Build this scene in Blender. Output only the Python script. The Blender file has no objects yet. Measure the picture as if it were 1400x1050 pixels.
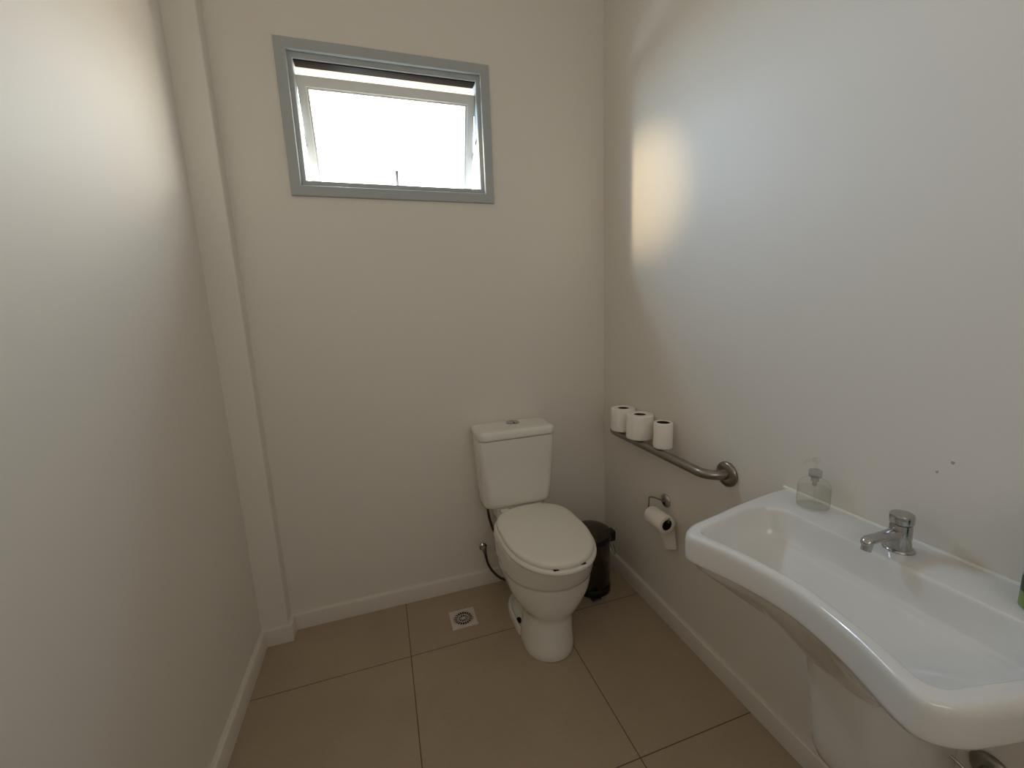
import bpy, bmesh, math, random
from mathutils import Vector, Matrix
random.seed(4)
PI = math.pi
scn = bpy.context.scene
COL = scn.collection
# ------------------------------------------------------------------ room dimensions (metres)
XR, XL, D, YN, HC = 1.0282, -0.5546, 1.767, -1.15, 2.72
BT, BH = 0.018, 0.0695
WT = 0.125                                  # thickness of the outside wall

# ------------------------------------------------------------------ materials
def mat(name, col, rough=.5, metal=0., spec=.5, coat=0., bump=None, var=None, trans=0., ior=1.45, alpha=1.):
    m = bpy.data.materials.new(name); m.use_nodes = True
    nt = m.node_tree; b = nt.nodes['Principled BSDF']
    b.inputs['Base Color'].default_value = (*col, 1)
    b.inputs['Roughness'].default_value = rough
    b.inputs['Metallic'].default_value = metal
    b.inputs['Specular IOR Level'].default_value = spec
    b.inputs['Coat Weight'].default_value = coat
    b.inputs['Coat Roughness'].default_value = .04
    b.inputs['Transmission Weight'].default_value = trans
    b.inputs['IOR'].default_value = ior
    b.inputs['Alpha'].default_value = alpha
    tc = nt.nodes.new('ShaderNodeTexCoord')
    if var:
        scale, amt = var
        n = nt.nodes.new('ShaderNodeTexNoise'); n.inputs['Scale'].default_value = scale
        n.inputs['Detail'].default_value = 4
        nt.links.new(tc.outputs['Object'], n.inputs['Vector'])
        r = nt.nodes.new('ShaderNodeMapRange')
        r.inputs[3].default_value = 1 - amt; r.inputs[4].default_value = 1 + amt
        nt.links.new(n.outputs['Fac'], r.inputs[0])
        v = nt.nodes.new('ShaderNodeVectorMath'); v.operation = 'SCALE'
        v.inputs[0].default_value = col
        nt.links.new(r.outputs[0], v.inputs['Scale'])
        nt.links.new(v.outputs[0], b.inputs['Base Color'])
    if bump:
        scale, st, dist = bump
        n = nt.nodes.new('ShaderNodeTexNoise'); n.inputs['Scale'].default_value = scale
        n.inputs['Detail'].default_value = 3
        nt.links.new(tc.outputs['Object'], n.inputs['Vector'])
        bp = nt.nodes.new('ShaderNodeBump'); bp.inputs['Strength'].default_value = st
        bp.inputs['Distance'].default_value = dist
        nt.links.new(n.outputs['Fac'], bp.inputs['Height'])
        nt.links.new(bp.outputs[0], b.inputs['Normal'])
    return m

M = {}
M['wall'] = mat('wall_paint', (.748, .714, .658), .55, spec=.3, bump=(260, .12, .001), var=(2.0, .012))
M['ceil'] = mat('ceiling_paint', (.76, .74, .69), .7, spec=.2, var=(1.5, .01))
M['base'] = mat('baseboard_paint', (.70, .66, .60), .4, spec=.4, var=(5, .02))
M['ceramic'] = mat('white_glazed_ceramic', (.78, .77, .72), .12, spec=.5, coat=.6, var=(3, .008))
M['basin'] = mat('white_glazed_basin', (.75, .75, .735), .14, spec=.5, coat=.8, var=(3, .006))
M['plastic'] = mat('white_seat_plastic', (.80, .775, .71), .25, spec=.5, var=(4, .01))
M['frame'] = mat('grey_window_paint', (.40, .43, .435), .5, spec=.4, bump=(60, .25, .001), var=(20, .04))
M['sash'] = mat('white_aluminium', (.62, .61, .57), .35, spec=.4, var=(9, .03))
M['black'] = mat('black_plastic', (.012, .012, .013), .35, spec=.5, var=(9, .1))
M['chrome'] = mat('chrome', (.50, .50, .50), .12, metal=1., var=(12, .03))
M['steel'] = mat('brushed_steel', (.33, .30, .265), .3, metal=1., bump=(400, .06, .0005), var=(20, .05))
M['darksteel'] = mat('dark_bin_steel', (.11, .092, .075), .22, metal=1., var=(10, .06))
M['paper'] = mat('toilet_paper', (.90, .86, .82), .95, spec=.1, bump=(140, .5, .0015), var=(60, .02))
M['card'] = mat('cardboard_core', (.035, .028, .022), .9, spec=.1, var=(30, .1))
M['hose'] = mat('braided_hose', (.10, .075, .06), .35, metal=.8, bump=(500, .5, .001), var=(200, .2))
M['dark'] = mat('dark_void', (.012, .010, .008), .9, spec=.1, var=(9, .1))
M['drain'] = mat('white_drain_plastic', (.62, .56, .50), .4, spec=.4, var=(60, .05))
M['chip'] = mat('chipped_plaster', (.38, .37, .36), .9, spec=.1, var=(400, .2))
M['seal'] = mat('white_sealant', (.85, .84, .80), .35, var=(50, .02))
M['soffit'] = mat('outside_render', (.42, .37, .33), .8, spec=.1, var=(5, .02))
M['green'] = mat('green_label', (.20, .29, .05), .35, var=(40, .15))
M['dkgreen'] = mat('dark_green_label', (.012, .04, .01), .35, var=(40, .2))
M['btlwhite'] = mat('pale_grey_bottle', (.50, .52, .52), .35, var=(30, .02))

def glassy(name, col, fac, rough=.05):
    """thin clear plastic: mostly see-through with a glossy skin"""
    m = bpy.data.materials.new(name); m.use_nodes = True
    nt = m.node_tree; nt.nodes.clear()
    o = nt.nodes.new('ShaderNodeOutputMaterial')
    t = nt.nodes.new('ShaderNodeBsdfTransparent')
    g = nt.nodes.new('ShaderNodeBsdfGlossy'); g.inputs['Roughness'].default_value = rough
    mx = nt.nodes.new('ShaderNodeMixShader')
    lw = nt.nodes.new('ShaderNodeLayerWeight'); lw.inputs['Blend'].default_value = .5
    pw = nt.nodes.new('ShaderNodeMath'); pw.operation = 'POWER'; pw.inputs[1].default_value = 4.5
    nt.links.new(lw.outputs['Facing'], pw.inputs[0])
    fr = nt.nodes.new('ShaderNodeMath'); fr.operation = 'MULTIPLY_ADD'; fr.inputs[1].default_value = .7
    fr.inputs[2].default_value = (fac-1)**2/(fac+1)**2*1.2
    nt.links.new(pw.outputs[0], fr.inputs[0])
    n = nt.nodes.new('ShaderNodeTexNoise'); n.inputs['Scale'].default_value = 8
    tc = nt.nodes.new('ShaderNodeTexCoord'); nt.links.new(tc.outputs['Object'], n.inputs['Vector'])
    r = nt.nodes.new('ShaderNodeMapRange'); r.inputs[3].default_value = .985; r.inputs[4].default_value = 1.0
    nt.links.new(n.outputs['Fac'], r.inputs[0])
    v = nt.nodes.new('ShaderNodeVectorMath'); v.operation = 'SCALE'; v.inputs[0].default_value = col
    nt.links.new(r.outputs[0], v.inputs['Scale']); nt.links.new(v.outputs[0], t.inputs['Color'])
    nt.links.new(fr.outputs[0], mx.inputs[0]); nt.links.new(t.outputs[0], mx.inputs[1])
    nt.links.new(g.outputs[0], mx.inputs[2]); nt.links.new(mx.outputs[0], o.inputs['Surface'])
    return m
M['glass'] = glassy('window_glass', (.97, .98, .98), 1.35)
M['clear'] = glassy('clear_bottle_plastic', (.985, .985, .98), 1.38, .06)
M['liquid'] = glassy('pale_soap_liquid', (.972, .968, .945), 1.15, .1)
M['cloudy'] = glassy('cloudy_pump_plastic', (.83, .82, .81), 1.5, .2)

def floor_mat():
    m = mat('beige_floor_tile', (.30, .235, .165), .36, spec=.4)
    nt = m.node_tree; b = nt.nodes['Principled BSDF']; N = nt.nodes.new; Lk = nt.links.new
    tc = N('ShaderNodeTexCoord'); sx = N('ShaderNodeSeparateXYZ'); Lk(tc.outputs['Object'], sx.inputs[0])
    def line(out, off):
        a = N('ShaderNodeMath'); a.operation = 'SUBTRACT'; Lk(out, a.inputs[0]); a.inputs[1].default_value = off - 6.0 - .3
        d = N('ShaderNodeMath'); d.operation = 'DIVIDE'; Lk(a.outputs[0], d.inputs[0]); d.inputs[1].default_value = .6
        f = N('ShaderNodeMath'); f.operation = 'FRACT'; Lk(d.outputs[0], f.inputs[0])
        s = N('ShaderNodeMath'); s.operation = 'SUBTRACT'; Lk(f.outputs[0], s.inputs[0]); s.inputs[1].default_value = .5
        ab = N('ShaderNodeMath'); ab.operation = 'ABSOLUTE'; Lk(s.outputs[0], ab.inputs[0])
        r = N('ShaderNodeMapRange'); r.inputs[1].default_value = .0016; r.inputs[2].default_value = .0034
        r.inputs[3].default_value = 1; r.inputs[4].default_value = 0
        Lk(ab.outputs[0], r.inputs[0]); return r.outputs[0]
    mx = N('ShaderNodeMath'); mx.operation = 'MAXIMUM'
    Lk(line(sx.outputs[0], .0048), mx.inputs[0]); Lk(line(sx.outputs[1], 1.4412), mx.inputs[1])
    n1 = N('ShaderNodeTexNoise'); n1.inputs['Scale'].default_value = 3.5; n1.inputs['Detail'].default_value = 5
    n2 = N('ShaderNodeTexNoise'); n2.inputs['Scale'].default_value = 90; n2.inputs['Detail'].default_value = 3
    Lk(tc.outputs['Object'], n1.inputs['Vector']); Lk(tc.outputs['Object'], n2.inputs['Vector'])
    ad = N('ShaderNodeMath'); ad.operation = 'ADD'; Lk(n1.outputs['Fac'], ad.inputs[0])
    ml = N('ShaderNodeMath'); ml.operation = 'MULTIPLY'; ml.inputs[1].default_value = .5
    Lk(n2.outputs['Fac'], ml.inputs[0]); Lk(ml.outputs[0], ad.inputs[1])
    cr = N('ShaderNodeValToRGB'); Lk(ad.outputs[0], cr.inputs[0])
    cr.color_ramp.elements[0].position = .5; cr.color_ramp.elements[0].color = (.37, .292, .208, 1)
    cr.color_ramp.elements[1].position = .95; cr.color_ramp.elements[1].color = (.42, .333, .24, 1)
    mix = N('ShaderNodeMix'); mix.data_type = 'RGBA'
    Lk(mx.outputs[0], mix.inputs[0]); Lk(cr.outputs[0], mix.inputs[6]); mix.inputs[7].default_value = (.10, .07, .045, 1)
    Lk(mix.outputs[2], b.inputs['Base Color'])
    bp = N('ShaderNodeBump'); bp.inputs['Strength'].default_value = .4; bp.inputs['Distance'].default_value = .002; bp.invert = True
    Lk(mx.outputs[0], bp.inputs['Height']); Lk(bp.outputs[0], b.inputs['Normal'])
    return m
M['floor'] = floor_mat()

# ------------------------------------------------------------------ object helpers
def worldloc(o):
    v = Vector((0, 0, 0))
    while o is not None:
        v += o.location; o = o.parent
    return v

def obj(name, bm, m, parent=None, smooth=40, loc=None):
    """link the world-space bmesh as ONE object; loc = its origin when top-level"""
    bmesh.ops.remove_doubles(bm, verts=bm.verts, dist=1e-6)
    bmesh.ops.recalc_face_normals(bm, faces=bm.faces)
    org = worldloc(parent) if parent is not None else Vector(loc or (0, 0, 0))
    bmesh.ops.translate(bm, verts=bm.verts, vec=-org)
    for f in bm.faces: f.smooth = True
    lim = math.radians(smooth)
    for e in bm.edges:
        e.smooth = not (len(e.link_faces) == 2 and e.calc_face_angle(0) > lim)
    me = bpy.data.meshes.new(name); bm.to_mesh(me); bm.free()
    me.materials.append(M[m])
    o = bpy.data.objects.new(name, me); COL.objects.link(o)
    if parent is not None: o.parent = parent
    else: o.location = org
    return o

def tag(o, label=None, cat=None, group=None, kind=None):
    if label: o['label'] = label
    if cat: o['category'] = cat
    if group: o['group'] = group
    if kind: o['kind'] = kind
    return o

def thing(name, loc, label=None, cat=None, group=None, kind=None):
    o = bpy.data.objects.new(name, None); COL.objects.link(o); o.location = loc
    o.empty_display_size = .05
    return tag(o, label, cat, group, kind)

def B(): return bmesh.new()

def box(bm, x0, y0, z0, x1, y1, z1, bev=0, seg=2):
    vs = [bm.verts.new(p) for p in ((x0,y0,z0),(x1,y0,z0),(x1,y1,z0),(x0,y1,z0),(x0,y0,z1),(x1,y0,z1),(x1,y1,z1),(x0,y1,z1))]
    fs = [bm.faces.new([vs[i] for i in q]) for q in ((3,2,1,0),(4,5,6,7),(0,1,5,4),(1,2,6,5),(2,3,7,6),(3,0,4,7))]
    if bev:
        es = {e for f in fs for e in f.edges}
        bmesh.ops.bevel(bm, geom=list(es), offset=bev, segments=seg, affect='EDGES', profile=.5)
    return vs

def loft(bm, rings, cap0=True, cap1=True, closed=True):
    vr = [[bm.verts.new(p) for p in r] for r in rings]
    n = len(vr[0])
    for a, b in zip(vr, vr[1:]):
        for i in range(n if closed else n - 1):
            j = (i + 1) % n
            bm.faces.new((a[i], a[j], b[j], b[i]))
    if cap0: bm.faces.new(list(reversed(vr[0])))
    if cap1: bm.faces.new(vr[-1])
    return vr

def frame_axes(d):
    d = d.normalized()
    a = Vector((0, 0, 1)) if abs(d.z) < .9 else Vector((1, 0, 0))
    u = d.cross(a).normalized(); v = d.cross(u).normalized()
    return u, v

def lathe(bm, origin, axis, prof, n=40, cap0=True, cap1=True):
    """prof: list of (radius, distance along axis)"""
    o = Vector(origin); ax = Vector(axis).normalized(); u, v = frame_axes(ax)
    rings = []
    for r, h in prof:
        r = max(r, 1e-5)
        rings.append([o + ax * h + (u * math.cos(t) + v * math.sin(t)) * r for t in (2 * PI * k / n for k in range(n))])
    loft(bm, rings, cap0, cap1)

def crom(pts, per=8, closed=False):
    P = [Vector(p) for p in pts]; out = []
    n = len(P); rng = range(n if closed else n - 1)
    for i in rng:
        if closed: a, b, c, d = P[i-1], P[i], P[(i+1) % n], P[(i+2) % n]
        else: a, b, c, d = P[max(i-1, 0)], P[i], P[i+1], P[min(i+2, n-1)]
        for k in range(per):
            t = k / per
            out.append(.5 * ((2*b) + (c-a)*t + (2*a-5*b+4*c-d)*t*t + (3*b-a-3*c+d)*t**3))
    if not closed: out.append(P[-1])
    return out

def tube(bm, pts, r, n=14, per=8, rad=None, smooth=True):
    P = crom(pts, per) if smooth else [Vector(p) for p in pts]
    u = None; rings = []
    for i, p in enumerate(P):
        d = (P[min(i+1, len(P)-1)] - P[max(i-1, 0)]).normalized()
        if u is None: u, _ = frame_axes(d)
        u = (u - d * u.dot(d)).normalized(); v = d.cross(u)
        rr = rad(i / (len(P)-1)) if rad else r
        rings.append([p + (u*math.cos(t) + v*math.sin(t)) * rr for t in (2*PI*k/n for k in range(n))])
    loft(bm, rings)

def rrect(cx, cy, hx, hy, r, z, n=8):
    """rounded rectangle ring"""
    out = []
    for k, (sx, sy) in enumerate(((1, 1), (-1, 1), (-1, -1), (1, -1))):
        for i in range(n + 1):
            a = PI/2*k + PI/2*i/n
            out.append(Vector((cx + sx*(hx-r) + r*math.cos(a), cy + sy*(hy-r) + r*math.sin(a), z)))
    return out

# ================================================================== THE ROOM
def struct(name, bm, m, label, cat, **k):
    return tag(obj(name, bm, m, **k), label, cat, kind='structure')

bm = B(); box(bm, XL-.15, YN-.15, -.12, XR+.15, D+.02, 0)
struct('floor', bm, 'floor', 'beige square floor tiles with thin dark grout lines', 'floor')
bm = B(); box(bm, XL-.15, YN-.15, HC, XR+.15, D+WT, HC+.1)
struct('ceiling', bm, 'ceil', 'plain off-white ceiling above the room', 'ceiling')
bm = B(); box(bm, XL-.15, YN, 0, XL, D, HC)
struct('wall_left', bm, 'wall', 'smooth off-white wall on the left side', 'wall')
bm = B(); box(bm, XR, YN, 0, XR+.15, D, HC)
struct('wall_right', bm, 'wall', 'off-white wall behind the washbasin and grab bar', 'wall')
bm = B(); box(bm, XL-.15, YN-.15, 0, XR+.15, YN, HC)
struct('wall_front', bm, 'wall', 'off-white wall behind the viewer', 'wall')
# back wall with the window opening
OX0, OX1, OZ0, OZ1 = -.232, .480, 1.752, 2.222
bm = B()
xs = [XL-.15, OX0, OX1, XR+.15]; zs = [0, OZ0, OZ1, HC]
V = {}
for yi, y in enumerate((D, D+WT)):
    for i, x in enumerate(xs):
        for k, z in enumerate(zs):
            V[yi, i, k] = bm.verts.new((x, y, z))
for i in range(3):
    for k in range(3):
        if (i, k) == (1, 1): continue
        for yi in (0, 1):
            bm.faces.new((V[yi,i,k], V[yi,i+1,k], V[yi,i+1,k+1], V[yi,i,k+1]))
for a, b in (((1,1),(2,1)), ((2,1),(2,2)), ((2,2),(1,2)), ((1,2),(1,1)), ((0,0),(3,0)), ((3,0),(3,3)), ((3,3),(0,3)), ((0,3),(0,0))):
    bm.faces.new((V[0,a[0],a[1]], V[0,b[0],b[1]], V[1,b[0],b[1]], V[1,a[0],a[1]]))
struct('wall_back', bm, 'wall', 'off-white wall behind the toilet, pierced by the window', 'wall')
# narrow pilaster in the far left corner
PX, PY = -.458, 1.706
bm = B()
rr = [Vector((XL, PY, 0))]
for i in range(7):
    a = -PI/2 + PI/2*i/6
    rr.append(Vector((PX-.006+.006*math.cos(a), PY+.006+.006*math.sin(a), 0)))
rr += [Vector((PX, D, 0)), Vector((XL, D, 0))]
loft(bm, [rr, [p + Vector((0, 0, HC)) for p in rr]])
struct('wall_pilaster', bm, 'wall', 'narrow boxed-in pilaster running up the far left corner', 'wall', smooth=30)

# baseboards: a profile swept along the wall, with an eased top edge
def baseboard(name, path, label):
    """path: wall-line points, room on the left-hand side of travel"""
    bm = B()
    prof = [(0, 0), (BT, 0), (BT, BH-.010), (BT-.003, BH-.003), (BT-.008, BH), (0, BH)]
    P = [Vector((x, y, 0)) for x, y in path]; rings = []
    for i, p in enumerate(P):
        d0 = (P[i]-P[i-1]).normalized() if i else (P[1]-P[0]).normalized()
        d1 = (P[i+1]-P[i]).normalized() if i < len(P)-1 else d0
        n0 = Vector((-d0.y, d0.x, 0)); n1 = Vector((-d1.y, d1.x, 0))
        m = (n0+n1); m = m / max(m.dot(n0), .3) if m.length > 1e-4 else n0
        rings.append([p + m*a + Vector((0, 0, b)) for a, b in prof])
    loft(bm, rings)
    return struct(name, bm, 'base', label, 'baseboard', smooth=30)
baseboard('baseboard_right', [(XR, YN), (XR, D-.0005)], 'painted baseboard along the right wall')
baseboard('baseboard_back', [(XR-BT-.0003, D), (PX+.0003, D)], 'painted baseboard along the back wall behind the toilet')
baseboard('baseboard_corner', [(PX, D-BT-.0003), (PX, PY), (XL+.0003, PY)], 'short stepped baseboard wrapping the corner pilaster')
baseboard('baseboard_left', [(XL, PY-BT-.0003), (XL, YN)], 'painted baseboard along the left wall')

# ------------------------------------------------------------------ window
win = thing('window_1', (.124, D, 1.73), 'grey-framed small tilting window high on the back wall', 'window', kind='structure')
def picture_frame(bm, x0, z0, x1, z1, w, y0, y1, bev=.002, wz=None):
    """mitred rectangular frame of face width w between depths y0..y1"""
    wz = w if wz is None else wz
    def r(a, b, c, d, y): return [Vector((a, y, b)), Vector((c, y, b)), Vector((c, y, d)), Vector((a, y, d))]
    rings = [r(x0, z0, x1, z1, y1), r(x0, z0, x1, z1, y0+bev), r(x0+bev, z0+bev, x1-bev, z1-bev, y0),
             r(x0+w-bev, z0+wz-bev, x1-w+bev, z1-wz+bev, y0), r(x0+w, z0+wz, x1-w, z1-wz, y0+bev), r(x0+w, z0+wz, x1-w, z1-wz, y1)]
    vr = loft(bm, rings, False, False)
    n = 4
    for i in range(n):
        j = (i+1) % n
        bm.faces.new((vr[-1][i], vr[-1][j], vr[0][j], vr[0][i]))
bm = B(); picture_frame(bm, -.2587, 1.7276, .506, 2.245, .0365, D-.012, D+.002)
obj('casing', bm, 'frame', win, smooth=30)
bm = B(); picture_frame(bm, -.2300, 1.7535, .478, 2.220, .0245, D+.004, D+.055, wz=.0315)
obj('window_frame', bm, 'frame', win, smooth=30)
# outside hood over the opening and the sill below it
bm = B(); box(bm, OX0-.05, D+WT+.0005, OZ1, OX1+.05, D+.285, OZ1+.04, .003)
obj('outer_hood', bm, 'soffit', win, smooth=30)
bm = B(); box(bm, OX0+.028, D+.010, OZ1-.0370, OX1-.028, D+.054, OZ1-.0334)  # dark strip standing in for the shaded line under the frame head
obj('head_shade_strip', bm, 'dark', win, smooth=30)
# tilted sash, hinged at the top, bottom pushed out
SW0, SW1 = -.2035, .4525
ST = Vector((0, D+.024, 2.146)); SB = Vector((0, D+.170, 1.776))
sdir = (SB-ST).normalized(); sn = Vector((0, -sdir.z, sdir.y)); sn = -sn if sn.y < 0 else sn
SL = (SB-ST).length
def spt(x, s, n): return Vector((x, 0, 0)) + ST + sdir*s + sn*n
def sash_frame(bm, x0, x1, s0, s1, wx, ws, n0, n1, bev=.0015):
    def r(a, b, c, d, n): return [spt(a, b, n), spt(c, b, n), spt(c, d, n), spt(a, d, n)]
    rings = [r(x0, s0, x1, s1, n1), r(x0, s0, x1, s1, n0+bev), r(x0+bev, s0+bev, x1-bev, s1-bev, n0),
             r(x0+wx-bev, s0+ws-bev, x1-wx+bev, s1-ws+bev, n0), r(x0+wx, s0+ws, x1-wx, s1-ws, n0+bev), r(x0+wx, s0+ws, x1-wx, s1-ws, n1)]
    vr = loft(bm, rings, False, False)
    for i in range(4):
        j = (i+1) % 4
        bm.faces.new((vr[-1][i], vr[-1][j], vr[0][j], vr[0][i]))
bm = B(); sash_frame(bm, SW0, SW1, 0, SL, .030, .034, 0, .022)
sash = obj('sash', bm, 'sash', win, smooth=30)
bm = B(); sash_frame(bm, SW0+.030, SW1-.030, .034, SL-.034, .007, .007, .006, .018, .001)
obj('glazing_bead', bm, 'sash', sash, smooth=30)
bm = B(); loft(bm, [[spt(a, b, n) for a, b in ((SW0+.03, .035), (SW1-.03, .035), (SW1-.03, SL-.035), (SW0+.03, SL-.035))] for n in (.011, .014)])
obj('pane', bm, 'glass', sash)
bm = B()
hx = .129
loft(bm, [[spt(hx+dx, s, n) for dx, n in ((-.006, -.010), (.006, -.010), (.006, -.002), (-.006, -.002))] for s in (.288, SL-.028)])
loft(bm, [[spt(hx+dx, s, n) for dx, n in ((-.014, -.012), (.014, -.012), (.014, 0), (-.014, 0))] for s in (SL-.03, SL-.006)])
obj('latch', bm, 'steel', sash, smooth=30)
# friction stays, one each side
for sgn, x in ((1, OX0+.0295), (-1, OX1-.0285)):
    bm = B()
    a = Vector((x, D+.030, 1.985)); b = spt(x, .235, .010)
    dd = (b-a).normalized(); pp = Vector((0, -dd.z, dd.y))
    loft(bm, [[q + pp*s + Vector((t*sgn, 0, 0)) for s, t in ((-.004, 0), (.004, 0), (.004, .0018), (-.004, .0018))] for q in (a, b)])
    obj('stay_arm', bm, 'black', win, smooth=30)

# ================================================================== TOILET
TCX = .520
toilet = thing('toilet', (TCX, 1.45, 0), 'white close-coupled ceramic toilet with closed lid against the back wall', 'toilet')
def body_ring(z, yf, ym, yb, hw, hwb=None, n0=None, n1=None, tail=.05, N=36, cx=TCX, nf=2.0):
    """outline: elliptical nose from yf to ym, sides easing from hw to hwb between n0 and n1, rounded tail at yb"""
    hwb = hw if hwb is None else hwb
    n0 = ym if n0 is None else n0; n1 = yb if n1 is None else n1
    side = []
    for i in range(N):
        t = i/(N-1); c = (1-math.cos(PI*t))/2
        y = yf + (yb-yf)*c
        if y < ym: w = hw * max(0, 1-((ym-y)/(ym-yf))**nf)**(1/nf)
        else: w = hw
        s = min(1, max(0, (y-n0)/max(1e-6, n1-n0))); s = s*s*(3-2*s)
        w *= (1 + (hwb/hw-1)*s)
        if y > yb-tail: w *= max(0, 1-((y-(yb-tail))/tail)**2.6)**(1/2.6)
        side.append((w, y))
    ring = [Vector((cx+w, y, z)) for w, y in side] + [Vector((cx-w, y, z)) for w, y in reversed(side[1:-1])]
    return ring
bm = B()
R = body_ring
S = [ # z, yf, ym, yb, hw, hwb, n0, n1
 (.0, 1.226, 1.335, 1.60, .098, .056, 1.37, 1.47), (.006, 1.222, 1.335, 1.60, .100, .056, 1.37, 1.47),
 (.030, 1.224, 1.335, 1.60, .098, .055, 1.37, 1.47), (.070, 1.230, 1.335, 1.60, .094, .054, 1.37, 1.47),
 (.110, 1.234, 1.335, 1.60, .0905, .054, 1.37, 1.48), (.140, 1.236, 1.335, 1.60, .090, .056, 1.38, 1.50),
 (.156, 1.234, 1.338, 1.60, .0955, .062, 1.40, 1.52), (.170, 1.228, 1.345, 1.605, .109, .070, 1.42, 1.55),
 (.188, 1.221, 1.352, 1.61, .127, .080, 1.45, 1.57), (.212, 1.214, 1.358, 1.62, .143, .092, 1.48, 1.60),
 (.240, 1.208, 1.363, 1.64, .157, .102, 1.50, 1.61), (.270, 1.203, 1.367, 1.67, .1645, .108, 1.50, 1.62),
 (.300, 1.198, 1.370, 1.69, .1685, .110, 1.50, 1.62), (.310, 1.196, 1.370, 1.70, .1695, .112, 1.50, 1.62),
 (.313, 1.192, 1.370, 1.70, .1725, .112, 1.50, 1.62), (.322, 1.187, 1.370, 1.71, .1735, .113, 1.50, 1.62),
 (.355, 1.173, 1.372, 1.72, .1745, .115, 1.50, 1.62), (.388, 1.161, 1.372, 1.72, .1765, .117, 1.50, 1.62),
 (.403, 1.157, 1.372, 1.72, .1765, .118, 1.50, 1.62), (.410, 1.163, 1.372, 1.716, .171, .114, 1.50, 1.62)]
def shift(z): return TCX + .003 + .0205*min(1, max(0, (z-.05)/.20))
loft(bm, [R(*s, cx=shift(s[0])) for s in S])
bowl = obj('bowl', bm, 'ceramic', toilet, smooth=60)
# foot flange, hollowed beside the trap
bm = B()
fl = [(.0, 1.30, 1.44, 1.625, .1005), (.020, 1.30, 1.44, 1.625, .1005), (.027, 1.303, 1.44, 1.622, .0975), (.027, 1.31, 1.44, 1.615, .090), (.012, 1.32, 1.44, 1.605, .080)]
loft(bm, [R(z, a, b, c, h, tail=.13, cx=TCX+.003) for z, a, b, c, h in fl])
obj('foot_flange', bm, 'ceramic', toilet, smooth=50)
for sx in (-1, 1):
    bm = B(); lathe(bm, (TCX+.003+sx*.080, 1.452, .011), (0, 0, 1), [(.0095, 0), (.0095, .014), (.0075, .0175), (.002, .019)], 18)
    obj('floor_bolt', bm, 'dark', toilet)
# raised deck carrying the cistern
bm = B()
loft(bm, [rrect(TCX+.008, 1.672, .108*s, .060*s2, .03, z) for z, s, s2 in ((.385, 1, 1), (.432, 1, 1), (.4425, .97, .95))])
obj('cistern_deck', bm, 'ceramic', bowl, smooth=50)
# seat ring and lid
SCX = TCX+.0170
def seat_ring(z, d, yf=1.128, ym=1.374, yb=1.604, hw=.1735, nb=4.4, N=96):
    out = []
    yf += d; yb -= d*.6; hw -= d
    for k in range(N):
        a = 2*PI*k/N; c, s = math.cos(a), math.sin(a)
        if s < 0:
            out.append(Vector((SCX+hw*math.copysign(abs(c)**(2/2.15), c), ym-(ym-yf)*abs(s)**(2/2.15), z)))
        else:
            out.append(Vector((SCX+hw*math.copysign(abs(c)**(2/1.9), c)*(1-.0*s), ym+(yb-ym)*abs(s)**(2/nb), z)))
    return out
bm = B(); loft(bm, [seat_ring(z+.008, d) for z, d in ((.4025, .008), (.4045, .002), (.411, 0), (.4175, .001), (.421, .006))])
seat = obj('seat', bm, 'plastic', toilet, smooth=60)
bm = B(); loft(bm, [seat_ring(z+.009, d) for z, d in ((.4225, .0110), (.426, .0095), (.432, .0095), (.4375, .012), (.4405, .019), (.4410, .032), (.4418, .075))])
lid = obj('lid', bm, 'plastic', toilet, smooth=60)
for (px, py) in ((SCX-.050, 1.150), (SCX+.050, 1.150)):
    bm = B(); box(bm, px-.009, py-.006, .4290, px+.009, py+.008, .4318)
    obj('buffer', bm, 'card', lid)
for sx in (-1, 1):
    bm = B(); lathe(bm, (TCX+sx*.075-.018, 1.600, .434), (1, 0, 0), [(.007, 0), (.0095, .002), (.0095, .034), (.007, .036)], 16)
    obj('hinge', bm, 'plastic', toilet)
# cistern
CX = .5145
bm = B()
def cis(z, w, yf, r): return rrect(CX, (yf+1.757)/2, w/2, (1.757-yf)/2, r, z, 8)
loft(bm, [cis(.4430, .262, 1.614, .03), cis(.4455, .284, 1.609, .034), cis(.4535, .298, 1.600, .036), cis(.470, .307, 1.595, .036), cis(.53, .3145, 1.590, .034), cis(.62, .323, 1.585, .032), cis(.70, .329, 1.581, .03), cis(.753, .332, 1.579, .03), cis(.7560, .330, 1.580, .03), cis(.7570, .318, 1.588, .03), cis(.7615, .318, 1.588, .03)])
cistern = obj('cistern', bm, 'ceramic', toilet, smooth=60)
bm = B()
def cl(z, g): return rrect(CX, (1.571+1.760)/2, .171-g, (1.760-1.571)/2-g, .034-g*.5, z, 8)
loft(bm, [cl(.7605, .006), cl(.7625, .001), cl(.768, 0), cl(.783, .0005), cl(.790, .004), cl(.794, .010), cl(.7955, .02), cl(.7962, .045)])
clid = obj('cistern_lid', bm, 'ceramic', toilet, smooth=60)
bm = B(); lathe(bm, (CX+.010, 1.690, .795), (0, 0, 1), [(.030, 0), (.030, .0035), (.027, .005), (.0255, .0042), (.001, .0042)], 32)
fb = obj('flush_button', bm, 'chrome', clid)
bm = B(); box(bm, CX+.0142, 1.665, .7985, CX+.0158, 1.715, .7998); obj('button_seam', bm, 'dark', fb)

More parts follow.
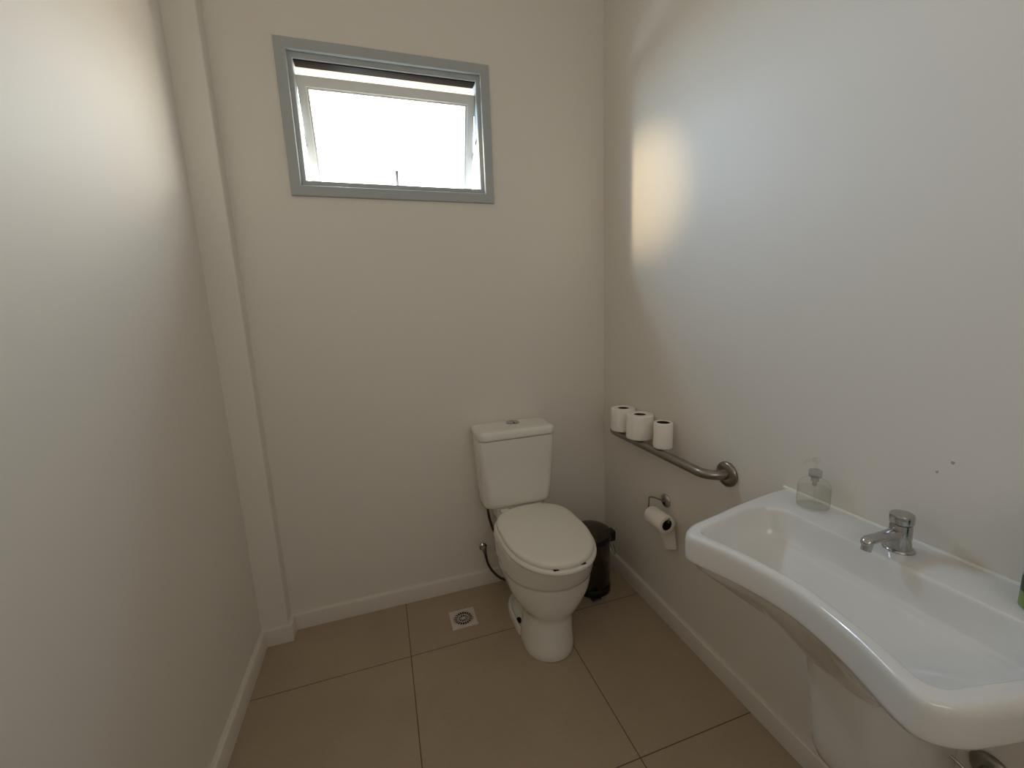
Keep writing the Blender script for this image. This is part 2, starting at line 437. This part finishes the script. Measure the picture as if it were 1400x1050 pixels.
# ------------------------------------------------------------------ supply hose
hose = thing('supply_hose', (.376, 1.762, .187), 'dark braided water supply hose looping from a wall valve left of the toilet', 'hose')
bm = B(); tube(bm, [(.376, 1.735, .187), (.379, 1.725, .165), (.388, 1.722, .120), (.412, 1.716, .075), (.447, 1.700, .045), (.490, 1.680, .045), (.500, 1.668, .11), (.455, 1.690, .19), (.425, 1.697, .27), (.402, 1.700, .35), (.394, 1.700, .41), (.395, 1.700, .4415)], .0058, 12, 7)
obj('braided_tube', bm, 'hose', hose)
bm = B(); lathe(bm, (.376, 1.766, .190), (0, -1, 0), [(.018, 0), (.018, .004), (.011, .008), (.010, .030), (.006, .034)], 22); obj('wall_elbow', bm, 'chrome', hose)
bm = B(); lathe(bm, (.376, 1.738, .199), (.05, -.15, -1), [(.009, 0), (.0095, .004), (.0095, .017), (.0075, .023)], 6); obj('lower_nut', bm, 'steel', hose)
bm = B(); lathe(bm, (.395, 1.700, .4420), (0, 0, -1), [(.011, 0), (.011, .014), (.008, .02)], 8); obj('upper_nut', bm, 'black', hose)

# ------------------------------------------------------------------ floor drain
DX, DY, DS = .231, 1.566, .0535
drain = thing('floor_drain', (DX, DY, 0), 'square white floor drain with a round slotted grate set in the tiles', 'drain')
bm = B()
N = 48
def sq(a, h):
    c, s = math.cos(a), math.sin(a); k = h/max(abs(c), abs(s)); return c*k, s*k
ang = [2*PI*(k+.5)/N for k in range(N)]
ang = [2*PI*k/N for k in range(N)]
rings = []
for h, z in ((DS, 0.0003), (DS, .003), (DS-.0015, .004)):
    rings.append([Vector((DX+sq(a, h)[0], DY+sq(a, h)[1], z)) for a in ang])
for r, z in ((.0435, .004), (.0425, .0012)):
    rings.append([Vector((DX+r*math.cos(a), DY+r*math.sin(a), z)) for a in ang])
loft(bm, rings, True, False)
obj('drain_plate', bm, 'drain', drain, smooth=30)
bm = B(); lathe(bm, (DX, DY, .0008), (0, 0, 1), [(.0425, 0), (.0425, .0006)], 40); obj('drain_opening', bm, 'dark', drain)
bm = B()
def annulus(bm, r0, r1, z0, z1, n=48):
    rs = [[Vector((DX+r*math.cos(a), DY+r*math.sin(a), z)) for a in (2*PI*k/n for k in range(n))] for r, z in ((r0, z0), (r0, z1), (r1, z1), (r1, z0), (r0, z0))]
    loft(bm, rs, False, False)
annulus(bm, .0382, .0412, .0015, .0038); annulus(bm, .0205, .0230, .0015, .0038)
lathe(bm, (DX, DY, .0015), (0, 0, 1), [(.0065, 0), (.0065, .0023)], 24)
def spoke(bm, a, r0, r1, w0, w1):
    u = Vector((math.cos(a), math.sin(a), 0)); v = Vector((-u.y, u.x, 0)); c = Vector((DX, DY, 0))
    q = [c+u*r0-v*w0, c+u*r1-v*w1, c+u*r1+v*w1, c+u*r0+v*w0]
    loft(bm, [[p+Vector((0, 0, z)) for p in q] for z in (.0015, .0036)])
for k in range(20): spoke(bm, 2*PI*k/20, .0225, .0388, .0008, .0015)
for k in range(10): spoke(bm, 2*PI*(k+.5)/10, .006, .021, .0009, .0014)
obj('grate', bm, 'drain', drain, smooth=30)

# ------------------------------------------------------------------ pedal bin
BX, BY = .838, 1.560
pb = thing('pedal_bin', (BX, BY, 0), 'small round dark steel pedal bin with black rim in the corner right of the toilet', 'bin')
bm = B(); lathe(bm, (BX, BY, 0), (0, 0, 1), [(.082, 0), (.086, .003), (.086, .028), (.0835, .032)], 48); obj('base', bm, 'black', pb)
bm = B(); lathe(bm, (BX, BY, .030), (0, 0, 1), [(.082, 0), (.083, .002), (.083, .216)], 48); obj('body', bm, 'darksteel', pb)
bm = B(); lathe(bm, (BX, BY, .244), (0, 0, 1), [(.083, 0), (.088, .003), (.090, .010), (.090, .030), (.086, .034)], 48); obj('rim', bm, 'black', pb)
bm = B(); lathe(bm, (BX, BY, .276), (0, 0, 1), [(.085, 0), (.088, .003), (.087, .009), (.080, .014), (.06, .018), (.03, .0205), (.001, .0212)], 48); obj('lid', bm, 'darksteel', pb)
bm = B(); box(bm, BX-.050, BY-.106, .006, BX-.004, BY-.076, .0135, .003); pd = obj('pedal', bm, 'black', pb)
bm = B(); box(bm, BX-.047, BY-.1072, .0092, BX-.007, BY-.1045, .0140); obj('pedal_glint', bm, 'chrome', pd)  # bright strip standing in for the reflection along the pedal edge
bm = B(); box(bm, BX+.070, BY-.050, .236, BX+.100, BY-.006, .284, .006); obj('hinge_block', bm, 'black', pb)
bm = B(); tube(bm, [(BX+.0845, BY-.050, .222), (BX+.094, BY-.052, .190), (BX+.096, BY-.045, .170), (BX+.094, BY-.030, .180), (BX+.0855, BY-.012, .222)], .002, 8, 6); obj('carry_handle', bm, 'steel', pb)

# ------------------------------------------------------------------ grab bar
bar = thing('grab_bar', (XR, 1.3, .736), 'curved stainless steel grab bar on the right wall carrying three paper rolls', 'grab bar')
bm = B()
bp_ = []
Ya, Yb, XB, ZB, rc = .995, 1.606, .958, .736, .055
bp_.append((XR-.004, Ya, ZB))
def arc(cx, cy, r, a0, a1, n=9): return [(cx+r*math.cos(a0+(a1-a0)*i/n), cy+r*math.sin(a0+(a1-a0)*i/n), ZB) for i in range(n+1)]
bp_ += arc(XB+rc, Ya+rc, rc, -PI/2, -PI, 12)
bp_ += [(XB, Ya+rc+(Yb-Ya-2*rc)*i/12, ZB) for i in range(1, 12)]
bp_ += arc(XB+rc, Yb-rc, rc, PI, PI/2, 12)
bp_.append((XR-.004, Yb, ZB))
tube(bm, bp_, .0158, 24, smooth=False)
obj('tube', bm, 'steel', bar, smooth=60)
for yy in (Ya, Yb):
    bm = B(); lathe(bm, (XR, yy, ZB), (-1, 0, 0), [(.040, 0), (.041, .003), (.040, .008), (.036, .0115), (.024, .014), (.0165, .0145)], 40)
    obj('wall_flange', bm, 'steel', bar, smooth=60)

# ------------------------------------------------------------------ paper rolls on the bar
def roll(name, label, x, y, z, r, h, core, sag=0, group=None, squash=1.):
    t = thing(name, (x, y, z), label, 'toilet paper', group)
    n = 48; bm = B()
    def rg(rr, zz, wob=0):
        out = []
        for k in range(n):
            a = 2*PI*k/n
            w = 1 + wob*(.5*math.sin(3*a+1+r*90)+.3*math.sin(5*a+zz*200)+.2*math.sin(9*a))
            out.append(Vector((x+rr*w*math.cos(a), y+rr*w*math.sin(a)*squash, z+zz)))
        return out
    w = .012
    loft(bm, [rg(core, .001), rg(r-.006, 0, w), rg(r-.001, .002, w), rg(r, .006, w), rg(r, h*.5, w), rg(r, h-.006, w), rg(r-.0015, h-.0015, w), rg(r-.006, h, w), rg(core+.001, h), rg(core, h-.001), rg(core, .001)], False, False)
    obj('paper', bm, 'paper', t, smooth=60)
    bm = B()
    loft(bm, [rg(core-.0002, .0012), rg(core-.0002, h-.003), rg(core-.0015, h-.003), rg(core-.0015, .0012), rg(core-.0002, .0012)], False, False)
    loft(bm, [rg(core-.001, .002), rg(core-.001, .003)])
    obj('cardboard_core', bm, 'card', t, smooth=60)
    return t
G = 'toilet paper rolls standing on the grab bar'
roll('toilet_paper_roll', 'full toilet paper roll on the far end of the grab bar, nearest the room corner', .9760, 1.518, .7525, .0515, .099, .0235, group=G)
roll('toilet_paper_roll', 'fattest toilet paper roll, middle one of the three on the grab bar', .9735, 1.394, .7525, .0535, .099, .0240, group=G)
roll('toilet_paper_roll', 'slim half-used toilet paper roll on the grab bar, nearest the washbasin', .978, 1.2545, .7525, .0350, .099, .0245, group=G)

# ------------------------------------------------------------------ wall paper holder with its roll
ph = thing('toilet_paper_holder', (XR, 1.290, .512), 'wire toilet paper holder with a round chrome plate low on the right wall', 'paper holder')
bm = B(); lathe(bm, (XR, 1.290, .514), (-1, 0, 0), [(.027, 0), (.0275, .003), (.025, .007), (.018, .010), (.014, .011), (.001, .0115)], 32); obj('wall_plate', bm, 'chrome', ph)
RZ, RX_ = .462, .968
bm = B(); tube(bm, [(XR-.010, 1.297, .511), (.985, 1.306, .5265), (.9655, 1.310, .531), (.9635, 1.3115, .524), (.9635, 1.3135, .490), (.9640, 1.3200, .472)], .0028, 10, 7)
tube(bm, [(.9640, 1.3200, .474), (.9655, 1.318, .4755), (RX_, 1.208, .4755), (RX_+.001, 1.199, .4785), (RX_+.0015, 1.1975, .493)], .0028, 10, 5)
obj('wire_arm', bm, 'steel', ph)
tr = thing('toilet_paper_roll', (RX_, 1.25, RZ), 'nearly finished toilet paper roll hanging on the wire holder below the grab bar', 'toilet paper')
bm = B()
lathe(bm, (RX_, 1.205, RZ), (0, 1, 0), [(.0215, 0), (.0335, -.0005), (.0345, .001), (.0345, .096), (.0335, .0975), (.0215, .097), (.0215, 0)], 44, False, False)
obj('paper', bm, 'paper', tr, smooth=60)
bm = B(); lathe(bm, (RX_, 1.207, RZ), (0, 1, 0), [(.0214, 0), (.0214, .093), (.0202, .093), (.0202, 0), (.0214, 0)], 36, False, False)
obj('cardboard_core', bm, 'card', tr, smooth=60)
# loose end of the sheet, hanging down behind
bm = B(); g = []
for i in range(15):
    s = i/14; row = []
    zz = RZ - .140*s
    for k in range(9):
        y = 1.208 + .088*k/8
        tip = .028*abs(k-5)/5*max(0, (s-.55)/.45)
        row.append(bm.verts.new((RX_+.0340+.006*math.sin(s*3+k*.5)*s+.012*s, y, zz+tip)))
    g.append(row)
for a, b in zip(g, g[1:]):
    for k in range(8): bm.faces.new((a[k], a[k+1], b[k+1], b[k]))
obj('loose_sheet', bm, 'paper', tr, smooth=80)

# ================================================================== WASHBASIN
BZ, WC = .772, (.80, .488)
wb = thing('washbasin', (.90, .488, .23), 'wide white ceramic wall basin with a concave front rim and half pedestal', 'washbasin')
YC = .488
outer_half = [(.664, 0), (.659, .05), (.647, .105), (.634, .145), (.622, .178), (.6155, .203), (.6175, .218), (.630, .232), (.655, .246), (.691, .255), (.75, .267), (.814, .282), (.90, .297), (.965, .306), (1.0, .309)]
inner_half = [(.687, 0), (.683, .04), (.674, .09), (.661, .145), (.649, .183), (.6475, .196), (.6525, .207), (.668, .216), (.71, .225), (.765, .237), (.82, .247), (.858, .250), (.887, .241), (.903, .218), (.909, .18), (.909, .10), (.908, .0)]
def closed_outline(half, wallx=None):
    up = [Vector((x, d, 0)) for x, d in half]
    if wallx is not None:
        a = crom(up, 8)
        a.append(Vector((wallx-.004, .3105, 0))); a.append(Vector((wallx, .3085, 0)))
        a += [Vector((wallx, .30-.30*i/12, 0)) for i in range(13)]
    else:
        full = list(up) + [Vector((p.x, -p.y, 0)) for p in reversed(up[1:-1])]
        c = crom(full, 8, closed=True)
        return c
    b = [Vector((p.x, -p.y, 0)) for p in reversed(a[1:-1])]
    return a + b
def ray_radius(poly, ctr, a):
    d = (math.cos(a), math.sin(a)); best = 0
    n = len(poly)
    for i in range(n):
        p, q = poly[i], poly[(i+1) % n]
        ex, ey = q.x-p.x, q.y-p.y; den = d[0]*ey-d[1]*ex
        if abs(den) < 1e-12: continue
        wx, wy = p.x-ctr[0], p.y-ctr[1]
        t = (wx*ey-wy*ex)/den; s = (wx*d[1]-wy*d[0])/den
        if t > 0 and -1e-9 <= s <= 1+1e-9: best = max(best, t)
    return best
CT = (.80, 0)
NO = closed_outline(outer_half, XR-.0005); NI = closed_outline(inner_half)
# angles: uniform plus the wall corners and concentrated near the front corners
A = [2*PI*k/240 for k in range(240)]
for ex in ((XR-.0005, .3085), (XR-.0005, -.3085), (1.0242, .3105), (1.0242, -.3105)):
    A.append(math.atan2(ex[1], ex[0]-CT[0]) % (2*PI))
for ex in ((.617, .21), (.62, .222), (.626, .23), (.650, .20), (.655, .209), (.64, .238)):
    for s in (1, -1): A.append(math.atan2(s*ex[1], ex[0]-CT[0]) % (2*PI))
A = sorted(set(round(a, 5) for a in A))
RO = [ray_radius(NO, CT, a) for a in A]; RI = [ray_radius(NI, CT, a) for a in A]
def onwall(a, r): return CT[0]+r*math.cos(a) > XR-.006
def oring(ins, z):
    out = []
    for a, r in zip(A, RO):
        x, y = CT[0]+r*math.cos(a), r*math.sin(a)
        if not onwall(a, r): x += -ins*math.cos(a); y += -ins*math.sin(a)
        else: y *= (1-ins/.31)
        out.append(Vector((x, YC+y, z)))
    return out
def iring(ins, z):
    return [Vector((CT[0]+(r-ins)*math.cos(a), YC+(r-ins)*math.sin(a), z)) for a, r in zip(A, RI)]
def inner_scaled(sx, sy, z, cx, blend, zdip=0):
    """interior: outline scaled about cx and blended towards an ellipse"""
    out = []
    for a, r in zip(A, RI):
        x, y = CT[0]+r*math.cos(a), r*math.sin(a)
        ex, ey = cx+.118*math.cos(a), .225*math.sin(a)
        xx = (cx+(x-cx)*sx)*(1-blend)+(cx+(ex-cx)*sx)*blend
        yy = (y*sy)*(1-blend)+(ey*sy)*blend
        out.append(Vector((xx, YC+yy, z+zdip*abs(yy/.25)**1.5)))
    return out
def blend_rings(r0, r1, t, bulge=0, z=None):
    out = []
    for p, q in zip(r0, r1):
        v = p.lerp(q, t)
        out.append(v)
    return out
def col_ring(hw, dep, z, n=4.0):
    """U-shaped column outline against the wall, sampled at the same angles count"""
    out = []; m = len(A)
    xw = XR-.0006
    for a in A:
        c, s = math.cos(a), math.sin(a)
        if c > 0:      # wall side: project to the wall line
            k = math.atan2(s, c)      # -pi/2..pi/2
            out.append(Vector((xw, YC+hw*max(-1, min(1, k/(PI/2))), z)))
        else:
            out.append(Vector((xw-dep*abs(c)**(2/n), YC+hw*math.copysign(abs(s)**(2/n), s), z)))
    return out
skirt_in = oring(.0145, .7010)
top_col = col_ring(.0975, .2315, .535)
rings = [col_ring(.05, .08, .585), col_ring(.090, .215, .580), top_col]
for t in (.03, .08, .16, .28, .45, .65, .85, .95):
    rr_ = []
    for a, p, q in zip(A, top_col, skirt_in):
        wgt = max(0, (-math.cos(a)-.80)/.20)            # the apron falls steeply in front, straight at the sides
        g = t**(1.06+.1*wgt)
        v = p.lerp(q, t); v.z = p.z + (q.z-p.z)*g - (.001+.006*wgt)*math.sin(PI*t)
        rr_.append(v)
    rings.append(rr_)
rings += [oring(.0125, .7125), oring(.006, .7095), oring(.002, .711), oring(.0004, .7155), oring(.0, .722), oring(0, .752), oring(.0008, .760), oring(.003, .7665), oring(.0075, .7708), oring(.013, BZ)]
rings += [iring(-.006, BZ), iring(-.0025, .7714), iring(-.0002, .7692), iring(.0018, .7640), iring(.0035, .754), iring(.0055, .741)]
BXC = .742
for sc, z, bl in ((.962, .724, 0), (.945, .710, 0), (.915, .701, .0), (.86, .698, .01), (.79, .691, .02), (.70, .683, .04), (.60, .674, .07), (.50, .661, .12), (.40, .6545, .2), (.30, .6495, .4), (.20, .646, .7), (.12, .6445, 1)):
    rings.append(inner_scaled(sc, sc, z, BXC, bl))
bm = B(); loft(bm, rings)
basin = obj('basin_bowl', bm, 'basin', wb, smooth=75)
bm = B(); lathe(bm, (BXC, YC, .6442), (0, 0, 1), [(.024, 0), (.024, .0025), (.020, .0035), (.018, .0015), (.001, .0012)], 32); obj('drain_ring', bm, 'chrome', wb)
# half pedestal
bm = B()
cp = [(.0970, .2295, .575), (.0975, .2305, .545), (.0970, .2295, .53), (.096, .224, .50), (.095, .216, .46), (.0945, .208, .42), (.094, .202, .38), (.093, .196, .34), (.091, .190, .30), (.088, .178, .270), (.080, .160, .250), (.066, .13, .242), (.04, .07, .239)]
loft(bm, [[Vector((p.x-.0004, p.y, p.z)) for p in col_ring(a, b, c)] for a, b, c in cp])
obj('half_pedestal', bm, 'basin', wb, smooth=60)
bm = B(); tube(bm, [(XR-.0035, YC-.312, BZ+.0005), (XR-.0035, YC, BZ+.0005), (XR-.0035, YC+.312, BZ+.0005)], .0042, 8, 12); obj('sealant_bead', bm, 'seal', wb)

# ------------------------------------------------------------------ tap
TX, TY = .965, .499
tap = thing('push_tap', (TX, TY, BZ), 'short chrome push-button tap on the rear ledge of the basin', 'tap')
bm = B(); lathe(bm, (TX, TY, BZ), (0, 0, 1), [(.0255, 0), (.026, .0015), (.0245, .004), (.0205, .0055)], 40); obj('base_plate', bm, 'chrome', tap, smooth=60)
bm = B(); lathe(bm, (TX, TY, BZ+.005), (0, 0, 1), [(.0205, 0), (.0196, .008), (.0186, .02), (.0180, .047), (.0170, .049), (.0170, .050)], 40)
obj('body', bm, 'chrome', tap, smooth=50)
bm = B()
sp = [(TX-.008, .0125, .0125, .805), (TX-.020, .0125, .0115, .805), (TX-.045, .0118, .0095, .8055), (TX-.075, .0112, .0085, .807), (TX-.090, .0108, .0088, .8068), (TX-.099, .0100, .0078, .8050), (TX-.1045, .0075, .0052, .803), (TX-.106, .003, .002, .802)]
loft(bm, [[Vector((x, TY+hy*math.cos(t), z+hz*math.sin(t))) for t in (2*PI*k/24 for k in range(24))] for x, hy, hz, z in [(a, b, c, d+.004) for a, b, c, d in sp]])
spo = obj('spout', bm, 'chrome', tap, smooth=60)
bm = B(); lathe(bm, (TX-.093, TY, .806), (-.28, 0, -1), [(.0088, 0), (.0090, .010), (.0086, .0165), (.0072, .0168), (.0065, .012)], 24, True, True); obj('aerator', bm, 'chrome', spo)
bm = B(); lathe(bm, (TX, TY, BZ+.0545), (0, 0, 1), [(.0148, 0), (.0148, .004)], 32); obj('button_stem', bm, 'black', tap)
bm = B(); lathe(bm, (TX, TY, BZ+.0575), (-.06, 0, 1), [(.0180, 0), (.0195, .0015), (.0197, .016), (.0185, .0185), (.013, .0197), (.001, .0200)], 40); obj('push_button', bm, 'chrome', tap, smooth=40)

# ------------------------------------------------------------------ soap bottle
SX, SY = .9875, .692
sb = thing('soap_dispenser', (SX, SY, BZ), 'clear plastic pump bottle of pale liquid soap at the far end of the basin', 'soap bottle')
bprof = [(.030, .0008), (.0345, .003), (.0355, .008), (.0350, .020), (.0345, .052), (.0325, .060), (.0275, .0675), (.0195, .0725), (.0140, .0745), (.0125, .077), (.0125, .082)]
bm = B(); lathe(bm, (SX, SY, BZ), (0, 0, 1), bprof, 44, True, False); obj('bottle', bm, 'clear', sb, smooth=60)
bm = B(); lathe(bm, (SX, SY, BZ+.0025), (0, 0, 1), [(.029, 0), (.0335, .002), (.0343, .006), (.0338, .018), (.0333, .046), (.001, .0465)], 44); obj('liquid_soap', bm, 'liquid', sb, smooth=60)
bm = B(); lathe(bm, (SX, SY, BZ+.0775), (0, 0, 1), [(.0128, 0), (.0140, .001), (.0140, .0150), (.0125, .0170), (.006, .0185)], 28); obj('collar', bm, 'cloudy', sb)
bm = B(); lathe(bm, (SX, SY, BZ+.0765), (0, 0, -1), [(.0085, 0), (.0085, .010), (.0045, .013), (.0045, .022)], 20)
obj('pump_chamber', bm, 'cloudy', sb)
bm = B(); tube(bm, [(SX, SY, BZ+.054), (SX+.001, SY-.001, BZ+.03), (SX+.004, SY-.003, BZ+.006)], .0016, 8, 4); obj('dip_tube', bm, 'clear', sb)
bm = B(); lathe(bm, (SX, SY, BZ+.0955), (0, 0, 1), [(.0035, 0), (.0035, .018), (.0075, .020), (.0085, .023), (.0080, .029), (.003, .031)], 20)
tube(bm, [(SX, SY, BZ+.120), (SX-.018, SY+.004, BZ+.121), (SX-.031, SY+.007, BZ+.1165)], .0035, 10, 5)
obj('pump_head', bm, 'clear', sb, smooth=60)

# ------------------------------------------------------------------ green bottle at the right edge
GX, GY = .968, .3005
gb = thing('green_bottle', (GX, GY, BZ), 'tall bottle with a green label at the near right end of the basin ledge', 'bottle')
bm = B(); lathe(bm, (GX, GY, BZ), (0, 0, 1), [(.028, 0), (.0305, .002), (.031, .006), (.031, .140), (.028, .152), (.018, .162), (.012, .166), (.012, .175)], 44); obj('bottle', bm, 'btlwhite', gb, smooth=60)
bm = B(); lathe(bm, (GX, GY, BZ+.004), (0, 0, 1), [(.0310, 0), (.0313, .001), (.0313, .0335), (.0311, .034)], 44, False, False); obj('green_label', bm, 'green', gb, smooth=60)
bm = B()
rA = []; rB = []
for k in range(44):
    a = 2*PI*k/44
    rA.append(Vector((GX+.0314*math.cos(a), GY+.0314*math.sin(a), BZ+.034+.004*math.sin(a*2+.6))))
    rB.append(Vector((GX+.0314*math.cos(a), GY+.0314*math.sin(a), BZ+.058+.003*math.sin(a*2+1.5))))
loft(bm, [rA, rB], False, False); obj('dark_label_band', bm, 'dkgreen', gb, smooth=60)
bm = B(); lathe(bm, (GX, GY, BZ+.175), (0, 0, 1), [(.013, 0), (.013, .02), (.011, .022)], 28); obj('cap', bm, 'dkgreen', gb)

# ------------------------------------------------------------------ stop valve under the basin
VY, VZ = .347, .388
sv = thing('stop_valve', (XR, VY, VZ), 'dark chrome stop valve and pipe on the wall under the near end of the basin', 'valve')
bm = B(); lathe(bm, (XR, VY, VZ), (-1, 0, 0), [(.030, 0), (.031, .003), (.028, .008), (.018, .012), (.012, .013)], 36); obj('wall_flange', bm, 'steel', sv, smooth=60)
bm = B(); lathe(bm, (XR-.010, VY, VZ), (-1, 0, 0), [(.011, 0), (.011, .030), (.015, .032), (.015, .052), (.010, .056)], 24); obj('valve_body', bm, 'chrome', sv, smooth=40)
bm = B(); tube(bm, [(.9495, .3720, .4235), (.952, .352, .4155), (.956, .330, .398)], .0032, 12, 4); obj('lever', bm, 'chrome', sv)
bm = B(); tube(bm, [(.956, .330, .398), (.965, .338, .392), (.975, VY, VZ)], .004, 10, 4); obj('lever_neck', bm, 'black', sv)

# ------------------------------------------------------------------ chips in the wall plaster
for k, (y, z, r, lab) in enumerate(((.465, .957, .0034, 'upper of two small dark chips in the right wall above the tap'), (.486, .931, .0027, 'lower of two small dark chips in the right wall above the tap'))):
    bm = B(); n = 14
    pts = [Vector((XR-.0004, y+r*(1+.3*math.sin(3*a+k))*math.cos(a)*.8, z+r*(1.2+.3*math.cos(2*a+k))*math.sin(a))) for a in (2*PI*i/n for i in range(n))]
    loft(bm, [[p+Vector((.0003, 0, 0)) for p in pts], pts])
    tag(obj('wall_chip', bm, 'chip', loc=(XR, y, z)), lab, 'wall damage')

# ================================================================== CAMERA
r = Vector((0.95138948, -0.30537655, -0.04004032)); u = Vector((0.08982566, 0.15076565, 0.9844801)); f = Vector((0.29460043, 0.94022066, -0.1708675))
cam = bpy.data.cameras.new('camera'); co = bpy.data.objects.new('camera', cam); COL.objects.link(co)
mw = Matrix(((r.x, u.x, -f.x, 0), (r.y, u.y, -f.y, 0), (r.z, u.z, -f.z, 1.2766), (0, 0, 0, 1)))
co.matrix_world = mw
cam.sensor_width = 36; cam.lens = 564.22/1400*36; cam.clip_start = .02
scn.camera = co

# ================================================================== LIGHT
w = bpy.data.worlds.new('sky'); scn.world = w; w.use_nodes = True
nt = w.node_tree; bg = nt.nodes['Background']
tc = nt.nodes.new('ShaderNodeTexCoord'); sx = nt.nodes.new('ShaderNodeSeparateXYZ')
nt.links.new(tc.outputs['Generated'], sx.inputs[0])
cr = nt.nodes.new('ShaderNodeValToRGB'); mr = nt.nodes.new('ShaderNodeMapRange')
mr.inputs[1].default_value = -1; mr.inputs[2].default_value = 1
nt.links.new(sx.outputs[2], mr.inputs[0]); nt.links.new(mr.outputs[0], cr.inputs[0])
e = cr.color_ramp.elements
e[0].position = .485; e[0].color = (.26, .22, .17, 1)
e[1].position = .51; e[1].color = (.92, .97, 1.0, 1)
n = e.new(1.0); n.color = (.62, .78, 1.0, 1)
# sunny side of the sky (towards +x) is warmer and brighter
mr2 = nt.nodes.new('ShaderNodeMapRange'); mr2.inputs[1].default_value = -.35; mr2.inputs[2].default_value = .75
nt.links.new(sx.outputs[0], mr2.inputs[0])
cr2 = nt.nodes.new('ShaderNodeValToRGB'); nt.links.new(mr2.outputs[0], cr2.inputs[0])
cr2.color_ramp.elements[0].color = (.46, .56, .68, 1); cr2.color_ramp.elements[1].color = (.68, .63, .56, 1)
mxw = nt.nodes.new('ShaderNodeMix'); mxw.data_type = 'RGBA'; mxw.blend_type = 'MULTIPLY'; mxw.inputs[0].default_value = 1
nt.links.new(cr.outputs[0], mxw.inputs[6]); nt.links.new(cr2.outputs[0], mxw.inputs[7])
nt.links.new(mxw.outputs[2], bg.inputs['Color']); bg.inputs['Strength'].default_value = 25.0
# daylight portal in the window opening (guides sampling only)
pl = bpy.data.lights.new('window_portal', 'AREA'); pl.shape = 'RECTANGLE'; pl.size = .72; pl.size_y = .48
po = bpy.data.objects.new('window_portal', pl); COL.objects.link(po)
po.location = (.124, D+WT+.01, 1.987); po.rotation_euler = (-PI/2, 0, 0)
pl.cycles.is_portal = True
def outside_lamp(name, loc, aim, cone, blend, energy, colr, size):
    l = bpy.data.lights.new(name, 'SPOT'); o = bpy.data.objects.new(name, l); COL.objects.link(o); o.location = loc
    o.rotation_euler = (Vector(aim)-Vector(loc)).to_track_quat('-Z', 'Y').to_euler()
    l.energy = energy; l.color = colr; l.spot_size = math.radians(cone); l.spot_blend = blend; l.shadow_soft_size = size
    return o
# daylight bounced in through the window from the bright surroundings on either side
outside_lamp('bright_sky_bounce', (-.10, 1.972, 2.10), (XR, .95, 1.25), 136, .45, 7.5, (.66, .85, 1.0), .035)
outside_lamp('bright_wall_bounce', (.35, 1.985, 1.90), (XL, 1.35, 2.15), 125, .7, 7, (1.0, .87, .70), .035)
# warm sunlight glancing in
outside_lamp('sun_bounce', (-.10, 1.972, 2.06), (XR, 1.48, 1.72), 26, 1.0, 40, (1, .72, .38), .015)
# added fill lamp, unseen behind the viewer, brightening the whole room
fl_ = bpy.data.lights.new('fill_light', 'AREA'); fl_.shape = 'RECTANGLE'; fl_.size = 1.1; fl_.size_y = 1.5
fo = bpy.data.objects.new('fill_light', fl_); COL.objects.link(fo)
fo.location = (.1, YN+.05, 2.05); fo.rotation_euler = (PI/2*1.30, 0, 0)
fl_.energy = 8.5; fl_.color = (1, .94, .87); fl_.specular_factor = .35
scn.view_settings.view_transform = 'Standard'
scn.view_settings.exposure = .27
scn.cycles.use_denoising = True
scn.cycles.max_bounces = 16; scn.cycles.diffuse_bounces = 10; scn.cycles.glossy_bounces = 6
scn.cycles.transparent_max_bounces = 16; scn.cycles.sample_clamp_indirect = 8
scn.cycles.caustics_reflective = False; scn.cycles.caustics_refractive = False
